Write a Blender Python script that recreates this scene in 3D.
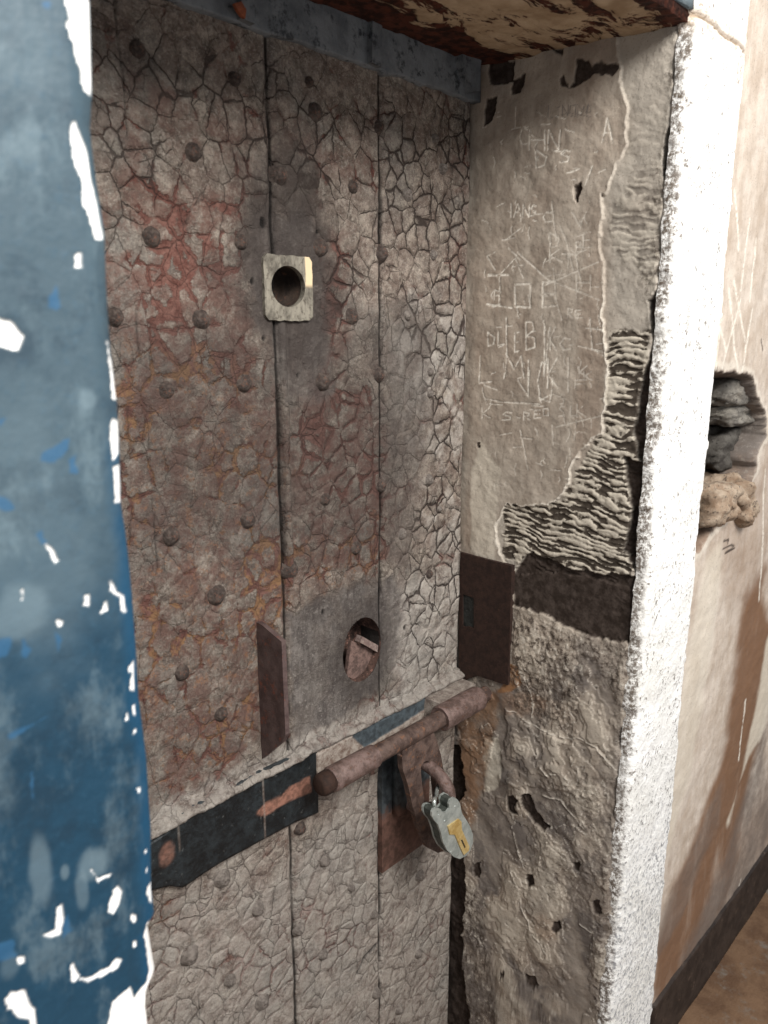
import bpy, bmesh, math, random
import numpy as np
from mathutils import Vector

# ------------------------------------------------------------------ camera, light, exposure
scn = bpy.context.scene
C = scn.collection
for o in list(bpy.data.objects): bpy.data.objects.remove(o)
EYE = (0.0, -0.9, 1.6)
FPX, PITCH, HEAD = 770.0, math.radians(13.6), math.radians(43.8)
cam = bpy.data.cameras.new('camera'); co = bpy.data.objects.new('camera', cam); C.objects.link(co)
co.location = EYE; co.rotation_euler = (math.pi/2-PITCH, 0, HEAD-math.pi/2)
cam.sensor_fit = 'VERTICAL'; cam.sensor_height = 36; cam.lens = FPX/1024*36; cam.clip_start = .02
cam.dof.use_dof = True; cam.dof.focus_distance = 1.35; cam.dof.aperture_fstop = 5.6
scn.camera = co
w = bpy.data.worlds.new('sky'); scn.world = w; w.use_nodes = True
bg = w.node_tree.nodes['Background']; bg.inputs[0].default_value = (.93, .96, 1, 1); bg.inputs[1].default_value = .62
def area(name, loc, target, size, sizey, power, col):
    l = bpy.data.lights.new(name, 'AREA'); l.shape = 'RECTANGLE'; l.size = size; l.size_y = sizey; l.energy = power; l.color = col
    o = bpy.data.objects.new(name, l); C.objects.link(o); o.location = loc
    o.rotation_euler = (Vector(target)-Vector(loc)).to_track_quat('-Z', 'Y').to_euler(); return o
area('window_daylight', (.35, -2.1, 2.95), (.9, 0, .8), 1.0, .9, 108, (1, .975, .94))
scn.view_settings.view_transform = 'Standard'; scn.view_settings.look = 'None'
scn.view_settings.exposure = 0; scn.view_settings.gamma = 1; scn.view_settings.use_curve_mapping = False

# ------------------------------------------------------------------ picture ray -> point on a real surface
def ray(px, py):
    r = px-384; d = py-512
    fh = FPX*math.cos(PITCH)-d*math.sin(PITCH); dn = d*math.cos(PITCH)+FPX*math.sin(PITCH)
    a, b = math.cos(HEAD), math.sin(HEAD)
    return (a*fh+b*r, b*fh-a*r, -dn)
def onY(p, Y=0.0):
    r = ray(*p); t = (Y-EYE[1])/r[1]; return (EYE[0]+t*r[0], EYE[2]+t*r[2])          # x, z
RX = 1.165                                                                              # the stone reveal
def onX(p, X=RX):
    r = ray(*p); t = (X-EYE[0])/r[0]; return (-(EYE[1]+t*r[1]), EYE[2]+t*r[2])        # depth out from the door, z
D = -.37                                                                                # outer wall face
def Yp(pts, Y=0.0): return [onY(p, Y) for p in pts]
def Xp(pts, X=RX): return [onX(p, X) for p in pts]

# ------------------------------------------------------------------ numpy noise and shapes
def _h(ix, iy, s):
    n = (ix.astype(np.int64)*374761393+iy.astype(np.int64)*668265263+s*974711) & 0xffffffff
    n = ((n ^ (n >> 13))*1274126177) & 0xffffffff
    return ((n ^ (n >> 16)) & 0xffff)/65535.0
def vn(x, y, s=0):
    ix = np.floor(x); iy = np.floor(y); fx = x-ix; fy = y-iy
    fx = fx*fx*(3-2*fx); fy = fy*fy*(3-2*fy)
    a = _h(ix, iy, s); b = _h(ix+1, iy, s); c = _h(ix, iy+1, s); d = _h(ix+1, iy+1, s)
    return (a+(b-a)*fx)*(1-fy)+(c+(d-c)*fx)*fy
def fbm(x, y, s=0, o=4):
    t = 0; a = .5; n = 0
    for k in range(o):
        t = t+a*vn(x*2**k, y*2**k, s+k*17); n += a; a *= .55
    return t/n
def ss(a, b, x): t = np.clip((x-a)/(b-a), 0, 1); return t*t*(3-2*t)
def segd(x, y, pts, closed=False):
    d = np.full(x.shape, 1e9); P = list(pts)+([pts[0]] if closed else [])
    for (ax, ay), (bx, by) in zip(P[:-1], P[1:]):
        vx, vy = bx-ax, by-ay; L = vx*vx+vy*vy+1e-12
        t = np.clip(((x-ax)*vx+(y-ay)*vy)/L, 0, 1)
        d = np.minimum(d, np.hypot(x-ax-t*vx, y-ay-t*vy))
    return d
def inside(x, y, P):
    c = np.zeros(x.shape, bool); n = len(P)
    for i in range(n):
        ax, ay = P[i]; bx, by = P[(i+1) % n]
        if ay == by: continue
        c ^= ((ay > y) != (by > y)) & (x < (bx-ax)*(y-ay)/(by-ay)+ax)
    return c
def sd(x, y, P):                                                                        # >0 inside, metres
    d = segd(x, y, P, True); return np.where(inside(x, y, P), d, -d)
WX = [0, 0]
def soft(x, y, P, w=.004, n=0.0): return ss(-w, w, sd(x, y, P)+n)
def blob(x, y, c, rx, ry, n=0.0): return ss(1.25, .6, np.hypot((x-c[0])/rx, (y-c[1])/ry)+n)

# ------------------------------------------------------------------ materials
def lin(c):
    r = []
    for v in c:
        v /= 255.; r.append(v/12.92 if v <= .04045 else ((v+.055)/1.055)**2.4)
    return (*r, 1)
class G:
    def __init__(s, name):
        s.m = bpy.data.materials.new(name); s.m.use_nodes = True; s.t = s.m.node_tree; s.b = s.t.nodes['Principled BSDF']
        s.co = s.t.nodes.new('ShaderNodeTexCoord').outputs['Object']
    def put(s, sock, v):
        if hasattr(v, 'is_output'): s.t.links.new(v, sock)
        elif isinstance(v, (tuple, list)) and len(v) == 3 and sock.type == 'RGBA': sock.default_value = lin(v)
        else: sock.default_value = v
    def noise(s, scale, det=4, rough=.6, vec=None, dist=0):
        n = s.t.nodes.new('ShaderNodeTexNoise'); n.inputs['Scale'].default_value = scale; n.inputs['Detail'].default_value = det
        n.inputs['Roughness'].default_value = rough; n.inputs['Distortion'].default_value = dist; s.t.links.new(vec or s.co, n.inputs['Vector']); s.last = n; return n.outputs['Fac']
    def ncol(s, scale, det=3, vec=None): s.noise(scale, det, vec=vec); return s.last.outputs['Color']
    def vor(s, scale, feat='DISTANCE_TO_EDGE', vec=None, rnd=1):
        n = s.t.nodes.new('ShaderNodeTexVoronoi'); n.feature = feat; n.inputs['Scale'].default_value = scale; n.inputs['Randomness'].default_value = rnd
        s.t.links.new(vec or s.co, n.inputs['Vector']); s.last = n; return n.outputs['Distance']
    def vm(s, op, a, b):
        n = s.t.nodes.new('ShaderNodeVectorMath'); n.operation = op; s.put(n.inputs[0], a)
        s.put(n.inputs[3] if op == 'SCALE' else n.inputs[1], b); return n.outputs[0]
    def warp(s, scale, amt, vec=None):
        c = s.vm('SUBTRACT', s.ncol(scale, 3, vec), (.5, .5, .5)); return s.vm('ADD', vec or s.co, s.vm('SCALE', c, amt))
    def f(s, op, a, b=0.0, c=0.0):
        n = s.t.nodes.new('ShaderNodeMath'); n.operation = op; s.put(n.inputs[0], a); s.put(n.inputs[1], b); s.put(n.inputs[2], c); return n.outputs[0]
    def mul(s, a, b): return s.f('MULTIPLY', a, b)
    def add(s, a, b): return s.f('ADD', a, b)
    def sub(s, a, b): return s.f('SUBTRACT', a, b)
    def mx(s, a, b): return s.f('MAXIMUM', a, b)
    def st(s, v, a, b, lo=0.0, hi=1.0):
        n = s.t.nodes.new('ShaderNodeMapRange'); n.interpolation_type = 'SMOOTHSTEP'
        for k, q in zip(('Value', 'From Min', 'From Max', 'To Min', 'To Max'), (v, a, b, lo, hi)): s.put(n.inputs[k], q)
        return n.outputs[0]
    def mix(s, fac, a, b, mode='MIX'):
        n = s.t.nodes.new('ShaderNodeMix'); n.data_type = 'RGBA'; n.blend_type = mode
        s.put(n.inputs[0], fac); s.put(n.inputs[6], a); s.put(n.inputs[7], b); return n.outputs[2]
    def at(s, name):
        n = s.t.nodes.new('ShaderNodeAttribute'); n.attribute_name = name; return n.outputs['Fac']
    def scl(s, x, y, z, vec=None):
        return s.vm('MULTIPLY', vec or s.co, (x, y, z))
    def fin(s, col, rough=.8, h=None, dist=.002, strength=1.0, metal=0.0, spec=.3):
        s.put(s.b.inputs['Base Color'], col); s.put(s.b.inputs['Roughness'], rough); s.put(s.b.inputs['Metallic'], metal)
        s.b.inputs['Specular IOR Level'].default_value = spec
        if h is not None:
            n = s.t.nodes.new('ShaderNodeBump'); n.inputs['Distance'].default_value = dist; n.inputs['Strength'].default_value = strength
            s.put(n.inputs['Height'], h); s.t.links.new(n.outputs[0], s.b.inputs['Normal'])
        return s.m

def mat_door():
    g = G('crackled_paint')
    v = g.warp(26, .016); v = g.warp(120, .006, v); v = g.scl(1, 0.2, .86, v)
    crk, smooth, red, soot, pale, dark, org = (g.at(a) for a in ('crackle', 'smooth', 'red', 'soot', 'pale', 'dark', 'orange'))
    d1 = g.vor(30, vec=v); cell = g.vor(30, 'F1', v); ccol = g.last.outputs['Color']
    v2 = g.warp(60, .009)
    d2 = g.vor(58, vec=g.scl(1, .2, .8, v2))
    nw = g.noise(11, 3); wid = g.add(.002, g.mul(g.st(nw, .38, .60), g.add(.008, g.mul(crk, .05))))
    c1 = g.sub(1, g.st(d1, g.mul(wid, .25), wid))
    nw2 = g.noise(17, 2, vec=g.vm('ADD', g.co, (3.1, 0, 1.7)))
    c2 = g.mul(g.sub(1, g.st(d2, 0.0, .04)), g.st(nw2, .50, .66))
    c1 = g.mul(c1, g.st(nw, .36, .44)); crack = g.mul(g.mul(g.mx(c1, g.mul(c2, .8)), g.sub(1, smooth)), g.add(.28, g.mul(crk, .62)))
    # undercoat shows as bands between islands of top coat
    nr = g.noise(8, 4, .65, g.vm('ADD', g.co, (7, 0, 2)))
    thr = g.mul(g.mul(red, g.st(nr, .42, .68)), .20)
    isl = g.add(d1, g.mul(g.sub(g.noise(60, 5, .8), .5), .55))
    under = g.mul(g.sub(1, g.st(isl, g.sub(thr, .03), g.add(thr, .02))), g.st(thr, .012, .05))
    under = g.mul(under, g.sub(1, smooth))
    fine = g.noise(260, 5, .7); mid = g.noise(34, 5, .7)
    top = g.mix(g.st(mid, .36, .64), (108, 97, 88), (166, 155, 142))
    top = g.mix(g.mul(g.st(g.noise(95, 5, .8), .45, .57), .55), top, (84, 74, 67))
    top = g.mix(g.mul(g.st(g.noise(130, 5, .8), .53, .62), .6), top, (178, 168, 156))
    top = g.mix(g.mul(g.st(g.noise(5.5, 3), .46, .62), .35), top, (124, 126, 122))
    sep = g.last = None
    top = g.mix(g.mul(g.st(g.noise(210, 4, .85), .55, .63), .42), top, (62, 53, 48)); top = g.mix(g.mul(g.st(g.noise(240, 4, .85, g.vm('ADD', g.co, (4, 0, 8))), .56, .64), .5), top, (196, 188, 176))
    hue = g.t.nodes.new('ShaderNodeSeparateColor'); g.t.links.new(ccol, hue.inputs[0])
    top = g.mix(g.mul(hue.outputs[0], .22), top, (112, 100, 92))
    # reddish wear over the top coat
    top = g.mix(g.mul(g.mul(red, g.st(g.noise(21, 6, .8), .40, .60)), .85), top, (108, 76, 67))
    uc = g.mix(g.st(g.noise(90, 4, .7), .35, .65), (98, 62, 54), (126, 90, 80))
    ov = g.mul(org, g.st(g.noise(45, 5, .75, g.vm('ADD', g.co, (1, 0, 9))), .44, .58))
    uc = g.mix(g.mul(ov, .8), uc, (152, 116, 80))
    rough_edge = g.mul(org, g.mul(g.st(g.noise(75, 5, .8, g.vm('ADD', g.co, (5, 0, 4))), .54, .64), .55))
    top = g.mix(rough_edge, top, (160, 112, 78))
    col = g.mix(under, top, uc)
    col = g.mix(g.mul(pale, g.st(g.add(mid, g.mul(g.sub(g.noise(100, 4, .75), .5), .8)), .22, .62)), col, (192, 185, 176))
    sm = g.mix(g.st(g.noise(60, 5, .8, g.scl(1, 1, .25)), .3, .7), (80, 74, 71), (134, 127, 121)); sm = g.mix(g.mul(g.st(g.noise(28, 6, .8), .45, .60), .6), sm, (74, 66, 63)); sm = g.mix(g.mul(g.st(g.noise(140, 4, .8), .56, .64), .5), sm, (168, 160, 152))
    col = g.mix(smooth, col, sm)
    col = g.mix(g.mul(soot, g.st(g.noise(32, 6, .78), .05, .55)), col, (58, 51, 48))
    col = g.mix(crack, col, (50, 41, 37))
    col = g.mix(g.mul(g.mul(g.st(g.noise(420, 2), .60, .7), .30), 1), col, (50, 44, 42))
    col = g.mix(dark, col, (26, 22, 20))
    hgt = g.add(g.mul(g.mul(g.st(d1, 0.0, .16), g.add(.3, g.mul(crk, .8))), g.sub(1, smooth)), g.add(g.mul(g.sub(mid, .5), 1.2), g.mul(g.noise(85, 5, .85), 1.5)))
    hgt = g.sub(g.add(hgt, g.mul(fine, .3)), g.add(g.mul(crack, .9), g.mul(under, .35)))
    return g.fin(col, .78, hgt, .0036, 1.0, 0, .25)

def mat_mason(name, base1, base2):
    g = G(name)
    at = {a: g.at(a) for a in ('comb', 'combm', 'peel', 'dark', 'scratch', 'rust', 'lip', 'brown', 'pale', 'rough', 'grey')}
    mid = g.noise(18, 5, .7); str_ = g.noise(30, 4, .7, g.scl(1, 1, .12)); fine = g.noise(220, 5, .75)
    col = g.mix(g.st(g.add(g.mul(mid, .6), g.mul(str_, .4)), .36, .64), base1, base2)
    col = g.mix(g.mul(at['peel'], .8), col, (178, 170, 158))
    col = g.mix(g.mul(at['brown'], g.st(g.noise(7, 5, .7, g.scl(1, 1, .3)), .05, .5)), col, (118, 86, 62))
    col = g.mix(g.mul(at['grey'], g.st(g.noise(9, 6, .75), .2, .6)), col, (112, 104, 98))
    col = g.mix(at['pale'], col, (214, 205, 188))
    col = g.mix(g.mul(at['rust'], g.st(g.noise(25, 5, .7), .15, .6)), col, (134, 98, 68))
    nr = g.noise(55, 6, .8)
    spk = g.mul(at['rough'], g.st(nr, .50, .60))
    col = g.mix(spk, col, (84, 74, 66))
    spw = g.mul(at['rough'], g.sub(1, g.st(nr, .38, .46)))
    col = g.mix(g.mul(spw, .6), col, (206, 198, 184))
    col = g.mix(g.mul(at['scratch'], g.st(g.noise(160, 3), .3, .55)), col, (226, 219, 206))
    col = g.mix(g.mul(at['lip'], .85), col, (220, 212, 198))
    cc = g.mix(g.st(g.add(at['comb'], g.mul(g.sub(g.noise(110, 5, .85), .5), 1.3)), .32, .60), (70, 62, 54), (184, 175, 160))
    col = g.mix(at['combm'], col, cc)
    col = g.mix(g.mul(g.st(g.noise(330, 2), .60, .68), .35), col, (96, 88, 80))
    dk = g.mix(g.st(g.noise(60, 4, .7), .35, .7), (46, 37, 31), (76, 66, 60))
    col = g.mix(at['dark'], col, dk)
    h = g.add(g.add(g.mul(fine, .3), mid), g.mul(g.mul(nr, at['rough']), 1.2))
    return g.fin(col, .85, h, .003, .7, 0, .2)

def mat_strip():
    g = G('whitewash')
    n = g.noise(30, 6, .75); s = g.noise(120, 5, .8)
    v = g.vor(70, 'F1', g.warp(40, .02))
    col = g.mix(g.st(g.noise(6, 3), .35, .7), (250, 249, 246), (238, 236, 230))
    sp = g.mul(g.st(s, .53, .60), g.st(n, .50, .60))
    col = g.mix(g.mul(sp, .9), col, (118, 110, 102))
    col = g.mix(g.mul(g.at('low'), g.st(s, .45, .62)), col, (150, 152, 156))
    col = g.mix(g.mul(g.at('edge'), g.st(s, .40, .56)), col, (96, 84, 72))
    col = g.mix(g.at('crack'), col, (84, 72, 62)); col = g.mix(g.mul(g.at('tan'), .6), col, (206, 184, 160))
    col = g.mix(g.at('blue'), col, (44, 76, 112))
    return g.fin(col, .8, g.add(n, g.mul(s, .6)), .005, .8, 0, .2)

def mat_blue():
    g = G('blue_gloss_paint')
    z = g.t.nodes.new('ShaderNodeSeparateXYZ'); g.t.links.new(g.co, z.inputs[0])
    zz = g.add(z.outputs[2], g.mul(g.sub(g.noise(9, 4, .7), .5), .28))
    col = g.mix(g.st(zz, 1.30, 1.52), (27, 60, 80), (66, 84, 94))
    col = g.mix(g.mul(g.st(g.noise(22, 5, .65, g.scl(1, 1, .5)), .50, .68), .55), col, (104, 122, 130))
    col = g.mix(g.mul(g.st(g.noise(15, 5, .7, g.vm('ADD', g.co, (3, 0, 3))), .48, .66), .55), col, (26, 46, 60))
    col = g.mix(g.mul(g.st(g.noise(120, 5, .8), .5, .7), .2), col, (50, 88, 112))
    col = g.mix(g.mul(g.at('edge'), .75), col, (22, 76, 108))
    col = g.mix(g.at('smear'), col, (112, 130, 138))
    col = g.mix(g.mul(g.at('bright'), .75), col, (46, 90, 124))
    col = g.mix(g.at('chip'), col, (252, 250, 246))
    return g.fin(col, .5, g.add(g.mul(g.noise(60, 4), .6), g.mul(g.at('chip'), -.4)), .0016, .6, 0, .35)

def mat_plain(name, c1, c2, scale=30, rough=.7, metal=0.0, c3=None, t3=(.58, .68), bump=.0015, spec=.3, bs=1.0):
    g = G(name); n = g.noise(scale, 5, .7); col = g.mix(g.st(n, .35, .65), c1, c2)
    if c3: col = g.mix(g.st(g.noise(scale*1.7, 5, .75, g.vm('ADD', g.co, (3, 5, 1))), *t3), col, c3)
    return g.fin(col, rough, g.add(g.noise(scale*5, 4, .7), n), bump, bs, metal, spec)

def mat_strap(name, base1, base2, patch):
    g = G(name); n = g.noise(50, 5, .75)
    col = g.mix(g.st(n, .35, .7), base1, base2)
    col = g.mix(g.mul(g.st(g.noise(85, 4, .7), .62, .68), .5), col, (98, 100, 98))
    col = g.mix(g.at('patch'), col, g.mix(g.st(g.noise(120, 4), .35, .65), patch, tuple(int(v*.75) for v in patch)))
    col = g.mix(g.at('crust'), col, g.mix(g.st(g.noise(70, 5, .8), .4, .62), (160, 150, 140), (112, 94, 84)))
    return g.fin(col, g.st(g.at('crust'), 0.0, 1.0, .42, .8), g.add(g.noise(110, 4, .8), n), .002, .8, 0, .4)

def mat_soffit():
    g = G('charred_ceiling_paint')
    v = g.scl(.6, 1.5, 1); n = g.noise(13, 6, .68, v, .6)
    m = g.st(g.add(n, g.mul(g.at('burnt'), .38)), .515, .56)
    col = g.mix(m, g.mix(g.st(g.noise(20, 4), .3, .7), (198, 176, 148), (164, 140, 112)), g.mix(g.st(g.noise(60, 4), .4, .6), (48, 28, 22), (88, 50, 38)))
    return g.fin(col, .85, g.add(g.mul(m, -.5), g.noise(80, 4)), .003, .8, 0, .2)

def mat_stone(name, c1, c2):
    g = G(name); n = g.noise(22, 6, .75); s = g.noise(110, 5, .8)
    col = g.mix(g.st(n, .35, .62), c1, c2); col = g.mix(g.mul(g.st(s, .55, .62), .7), col, (46, 42, 40))
    return g.fin(col, .9, g.add(n, s), .006, 1, 0, .2)

# ------------------------------------------------------------------ mesh builders
def obj(name, me, mat=None, parent=None, smooth=False):
    o = bpy.data.objects.new(name, me); C.objects.link(o)
    if mat: me.materials.append(mat)
    if parent: o.parent = parent
    if smooth: me.shade_smooth()
    return o
def info(o, label, cat=None, kind=None, group=None):
    o['label'] = label
    if cat: o['category'] = cat
    if kind: o['kind'] = kind
    if group: o['group'] = group
    return o
def empty(name, loc):
    o = bpy.data.objects.new(name, None); C.objects.link(o); o.location = loc; return o

def sheet(name, P, attrs, mat, keep=None, back=None, parent=None, flip=False, smooth=True, snap=None):
    """P (nv,nu,3) surface points; back = vector the border is pushed along to give the sheet thickness"""
    nv, nu, _ = P.shape
    if back is not None:
        P = np.concatenate([P[:1], P, P[-1:]], 0); P = np.concatenate([P[:, :1], P, P[:, -1:]], 1).copy()
        b = np.array(back); P[0] += b; P[-1] += b; P[1:-1, 0] += b; P[1:-1, -1] += b
        attrs = {k: np.pad(v, 1, mode='edge') for k, v in attrs.items()}
        if keep is not None: keep = np.pad(keep, 1, constant_values=True)
        nv += 2; nu += 2
    idx = np.arange(nv*nu).reshape(nv, nu)
    q = np.stack([idx[:-1, :-1], idx[:-1, 1:], idx[1:, 1:], idx[1:, :-1]], -1).reshape(-1, 4)
    if keep is not None: q = q[keep.reshape(-1)]
    if flip: q = q[:, ::-1]
    used = np.zeros(nv*nu, bool); used[q.reshape(-1)] = True
    remap = np.cumsum(used)-1; q = remap[q]
    V = P.reshape(-1, 3)[used]
    me = bpy.data.meshes.new(name)
    me.vertices.add(len(V)); me.vertices.foreach_set('co', V.astype(np.float32).ravel())
    me.loops.add(q.size); me.loops.foreach_set('vertex_index', q.astype(np.int32).ravel())
    me.polygons.add(len(q)); me.polygons.foreach_set('loop_start', np.arange(0, q.size, 4, dtype=np.int32))
    me.update(calc_edges=True)
    for k, v in attrs.items():
        a = me.attributes.new(k, 'FLOAT', 'POINT'); a.data.foreach_set('value', v.reshape(-1)[used].astype(np.float32))
    me.polygons.foreach_set('use_smooth', np.full(len(q), smooth)); me.update()
    return obj(name, me, mat, parent)

def bmobj(name, bm, mat, parent=None, smooth=False, bevel=0, seg=2):
    if bevel:
        bmesh.ops.bevel(bm, geom=[e for e in bm.edges if e.is_manifold and e.calc_face_angle(0) > .6], offset=bevel, segments=seg, affect='EDGES', clamp_overlap=True)
    bmesh.ops.recalc_face_normals(bm, faces=bm.faces)
    me = bpy.data.meshes.new(name); bm.to_mesh(me); bm.free()
    return obj(name, me, mat, parent, smooth)
def prism(name, pts, y0, y1, mat, parent=None, bevel=0, holes=None, axis='Y', smooth=False):
    """outline (a, z) extruded between two depths; holes = one inner loop with the same number of points"""
    bm = bmesh.new()
    def V(p, y): return bm.verts.new((p[0], y, p[1]) if axis == 'Y' else (y, p[0], p[1]))
    A = [V(p, y0) for p in pts]; B = [V(p, y1) for p in pts]; n = len(pts)
    for i in range(n): bm.faces.new((A[i], A[(i+1) % n], B[(i+1) % n], B[i]))
    if holes:
        a = [V(p, y0) for p in holes]; b = [V(p, y1) for p in holes]
        for i in range(n):
            j = (i+1) % n
            bm.faces.new((a[i], b[i], b[j], a[j])); bm.faces.new((A[i], a[i], a[j], A[j])); bm.faces.new((B[i], B[j], b[j], b[i]))
    else: bm.faces.new(A[::-1]); bm.faces.new(B)
    return bmobj(name, bm, mat, parent, smooth, bevel)
def box(name, a, b, mat, parent=None, bevel=.002):
    return prism(name, [(a[0], a[2]), (b[0], a[2]), (b[0], b[2]), (a[0], b[2])], a[1], b[1], mat, parent, bevel)
def lathe_x(name, prof, c, mat, parent=None, n=32, rough=0.0, seed=1):
    """profile [(x, r)] turned about an axis along X through c=(y,z)"""
    rnd = random.Random(seed); bm = bmesh.new(); rings = []
    for x, r in prof:
        rings.append([bm.verts.new((x+rnd.uniform(-rough, rough)*.5, c[0]+(r+rnd.uniform(-rough, rough))*math.cos(t), c[1]+(r+rnd.uniform(-rough, rough))*math.sin(t))) if r > 0 else None
                      for t in (2*math.pi*k/n for k in range(n))] if r > 0 else [bm.verts.new((x, c[0], c[1]))])
    for R, S in zip(rings[:-1], rings[1:]):
        for k in range(n):
            j = (k+1) % n
            if len(R) == 1: bm.faces.new((R[0], S[k], S[j]))
            elif len(S) == 1: bm.faces.new((R[k], S[0], R[j]))
            else: bm.faces.new((R[k], S[k], S[j], R[j]))
    o = bmobj(name, bm, mat, parent, True)
    try: o.data.set_sharp_from_angle(angle=.7)
    except Exception: pass
    return o
def tube(name, pts, r, mat, parent=None, n=16, sub=5):
    """round bar through points (Catmull-Rom)"""
    P = [Vector(p) for p in pts]; Q = []
    for i in range(len(P)-1):
        a = P[max(i-1, 0)]; b = P[i]; c = P[i+1]; d = P[min(i+2, len(P)-1)]
        for k in range(sub):
            t = k/sub; Q.append(.5*((2*b)+(c-a)*t+(2*a-5*b+4*c-d)*t*t+(3*b-a-3*c+d)*t**3))
    Q.append(P[-1]); bm = bmesh.new(); prev = None; side = None
    for i, p in enumerate(Q):
        t = (Q[min(i+1, len(Q)-1)]-Q[max(i-1, 0)]).normalized()
        if side is None: side = t.orthogonal().normalized()
        side = (side-t*side.dot(t)).normalized(); up = t.cross(side)
        ring = [bm.verts.new(p+side*(r*math.cos(a))+up*(r*math.sin(a))) for a in (2*math.pi*k/n for k in range(n))]
        if prev:
            for k in range(n): bm.faces.new((prev[k], prev[(k+1) % n], ring[(k+1) % n], ring[k]))
        else: bm.faces.new(ring[::-1])
        prev = ring
    bm.faces.new(prev)
    return bmobj(name, bm, mat, parent, True)
def lines(a, b, step): return np.linspace(a, b, max(2, int(round((b-a)/step))+1))

MASON = {}
def zero(s): return {k: np.zeros(s) for k in ('comb', 'combm', 'peel', 'dark', 'scratch', 'rust', 'lip', 'brown', 'pale', 'rough', 'grey')}

# ------------------------------------------------------------------ masonry: the reveal beside the door
plaster = mat_mason('reveal_plaster', (150, 138, 125), (180, 169, 155))
us = lines(-.03, .368, .0017); zs = np.concatenate([np.linspace(0, .28, 30)[:-1], lines(.28, 2.06, .0017)])
U, Z = np.meshgrid(us, zs); A = zero(U.shape)
n1 = fbm(U*18, Z*18, 3, 5); n2 = fbm(U*60, Z*60, 5, 4); n3 = fbm(U*9, Z*9, 8, 4); n4 = fbm(U*150, Z*150, 12, 3)
jag = (n2-.5)*.020
H = (n1-.5)*.006+(n2-.5)*.0018                                                         # + = towards the opening
edge = Xp([(617, 49), (619, 81), (628, 107), (624, 150), (613, 171), (609, 188), (600, 201), (602, 222), (599, 243), (602, 265), (604, 299), (602, 306),
           (604, 340), (609, 365), (604, 408), (600, 434), (581, 451), (572, 468), (564, 494), (547, 506), (504, 506), (495, 528), (498, 553)])
peelP = edge+Xp([(515, 575), (560, 572), (640, 590)])+[(.40, 1.1), (.40, 2.1)]+Xp([(617, 30)])
s = sd(U, Z, peelP)+(n2-.5)*.014+(n4-.5)*.005; peel = ss(-.001, .001, s)
A['peel'] = peel; H -= peel*.0032
dl = segd(U, Z, edge)+(n2-.5)*.003; A['lip'] = ss(.0024, .0004, np.abs(s+.0012))*ss(.02, .01, dl)*(.35+.65*ss(.35, .6, n1)); H += A['lip']*.0008
# combed render
reg = np.maximum.reduce([soft(U, Z, Xp([(607, 333), (650, 330), (645, 560), (620, 580), (565, 585), (500, 555), (503, 522), (500, 506), (560, 500), (585, 455), (602, 430)]), .004, jag),
                         .42*soft(U, Z, Xp([(606, 205), (640, 170), (662, 190), (655, 300), (628, 262), (610, 250)]), .006, jag),
                         .30*soft(U, Z, Xp([(628, 105), (672, 95), (660, 180), (620, 170)]), .006, jag)])
ph = (Z+U*.12+(fbm(U*16, Z*20, 21, 4)-.5)*.045)/.0115
comb = .5+.5*np.sin(ph*2*np.pi); comb = .12+.75*comb+(fbm(U*45, Z*90, 31, 5)-.5)*2.6+(.34-U)*.7
A['comb'] = np.clip(comb, 0, 1); A['combm'] = ss(.10, .5, reg)*ss(.2, .5, peel)*np.clip(reg*1.1, 0, 1)
H += A['combm']*(A['comb']-.6)*.0032
# dark bare stone band and hollows
darks = [([(512, 573), (530, 552), (560, 566), (595, 574), (640, 576), (636, 646), (600, 640), (568, 628), (540, 614), (513, 606)], .006),
         ([(646, 300), (668, 280), (655, 470), (640, 580), (628, 560), (630, 520), (640, 480), (632, 430), (640, 380), (652, 340)], .009),
         ([(676, 112), (668, 125), (661, 145), (663, 170), (669, 190), (678, 170)], .014),
         ([(622, 455), (645, 470), (640, 560), (622, 550), (630, 510)], .010),
         ([(486, 98), (497, 97), (494, 120), (484, 126)], .003), ([(512, 80), (525, 74), (520, 92), (511, 96)], .003),
         ([(558, 80), (562, 76), (570, 86), (575, 82), (578, 60), (588, 58), (592, 66), (600, 60), (612, 62), (617, 68), (610, 76), (598, 73), (588, 76), (577, 86), (563, 86)], .003),
         ([(488, 60), (515, 60), (512, 82), (490, 84)], .004), ([(552, 50), (563, 48), (560, 58)], .003),
         ([(574, 186), (580, 184), (581, 190), (577, 201), (573, 197)], .006), ([(478, 443), (481, 442), (480, 448), (477, 447)], .003),
         ([(506, 797), (514, 794), (520, 800), (514, 806), (519, 815), (508, 812)], .006), ([(522, 797), (530, 795), (538, 812), (550, 826), (545, 832), (532, 820), (524, 808)], .007),
         ([(527, 874), (534, 873), (536, 884), (530, 888), (526, 880)], .006), ([(573, 862), (582, 860), (580, 870), (574, 869)], .005),
         ([(593, 901), (600, 900), (602, 912), (594, 913)], .005), ([(552, 922), (559, 920), (560, 928), (556, 934), (552, 930)], .005), ([(474, 864), (481, 862), (480, 877), (474, 876)], .005),
         ([(500, 970), (505, 969), (506, 976), (500, 977)], .004), ([(526, 973), (534, 976), (540, 985), (532, 990), (526, 982)], .005),
         ([(459, 745), (466, 790), (459, 800), (466, 880), (462, 960), (470, 1030), (440, 1030), (440, 745)], .012)]
for P, dep in darks:
    m = soft(U+(n2-.5)*.012, Z+(fbm(U*70, Z*70, 77, 4)-.5)*.014, Xp(P), .0012, 0); A['dark'] = np.maximum(A['dark'], m); H -= m*dep
ov = A['dark'] > .5; A['combm'][ov] *= .15
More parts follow.
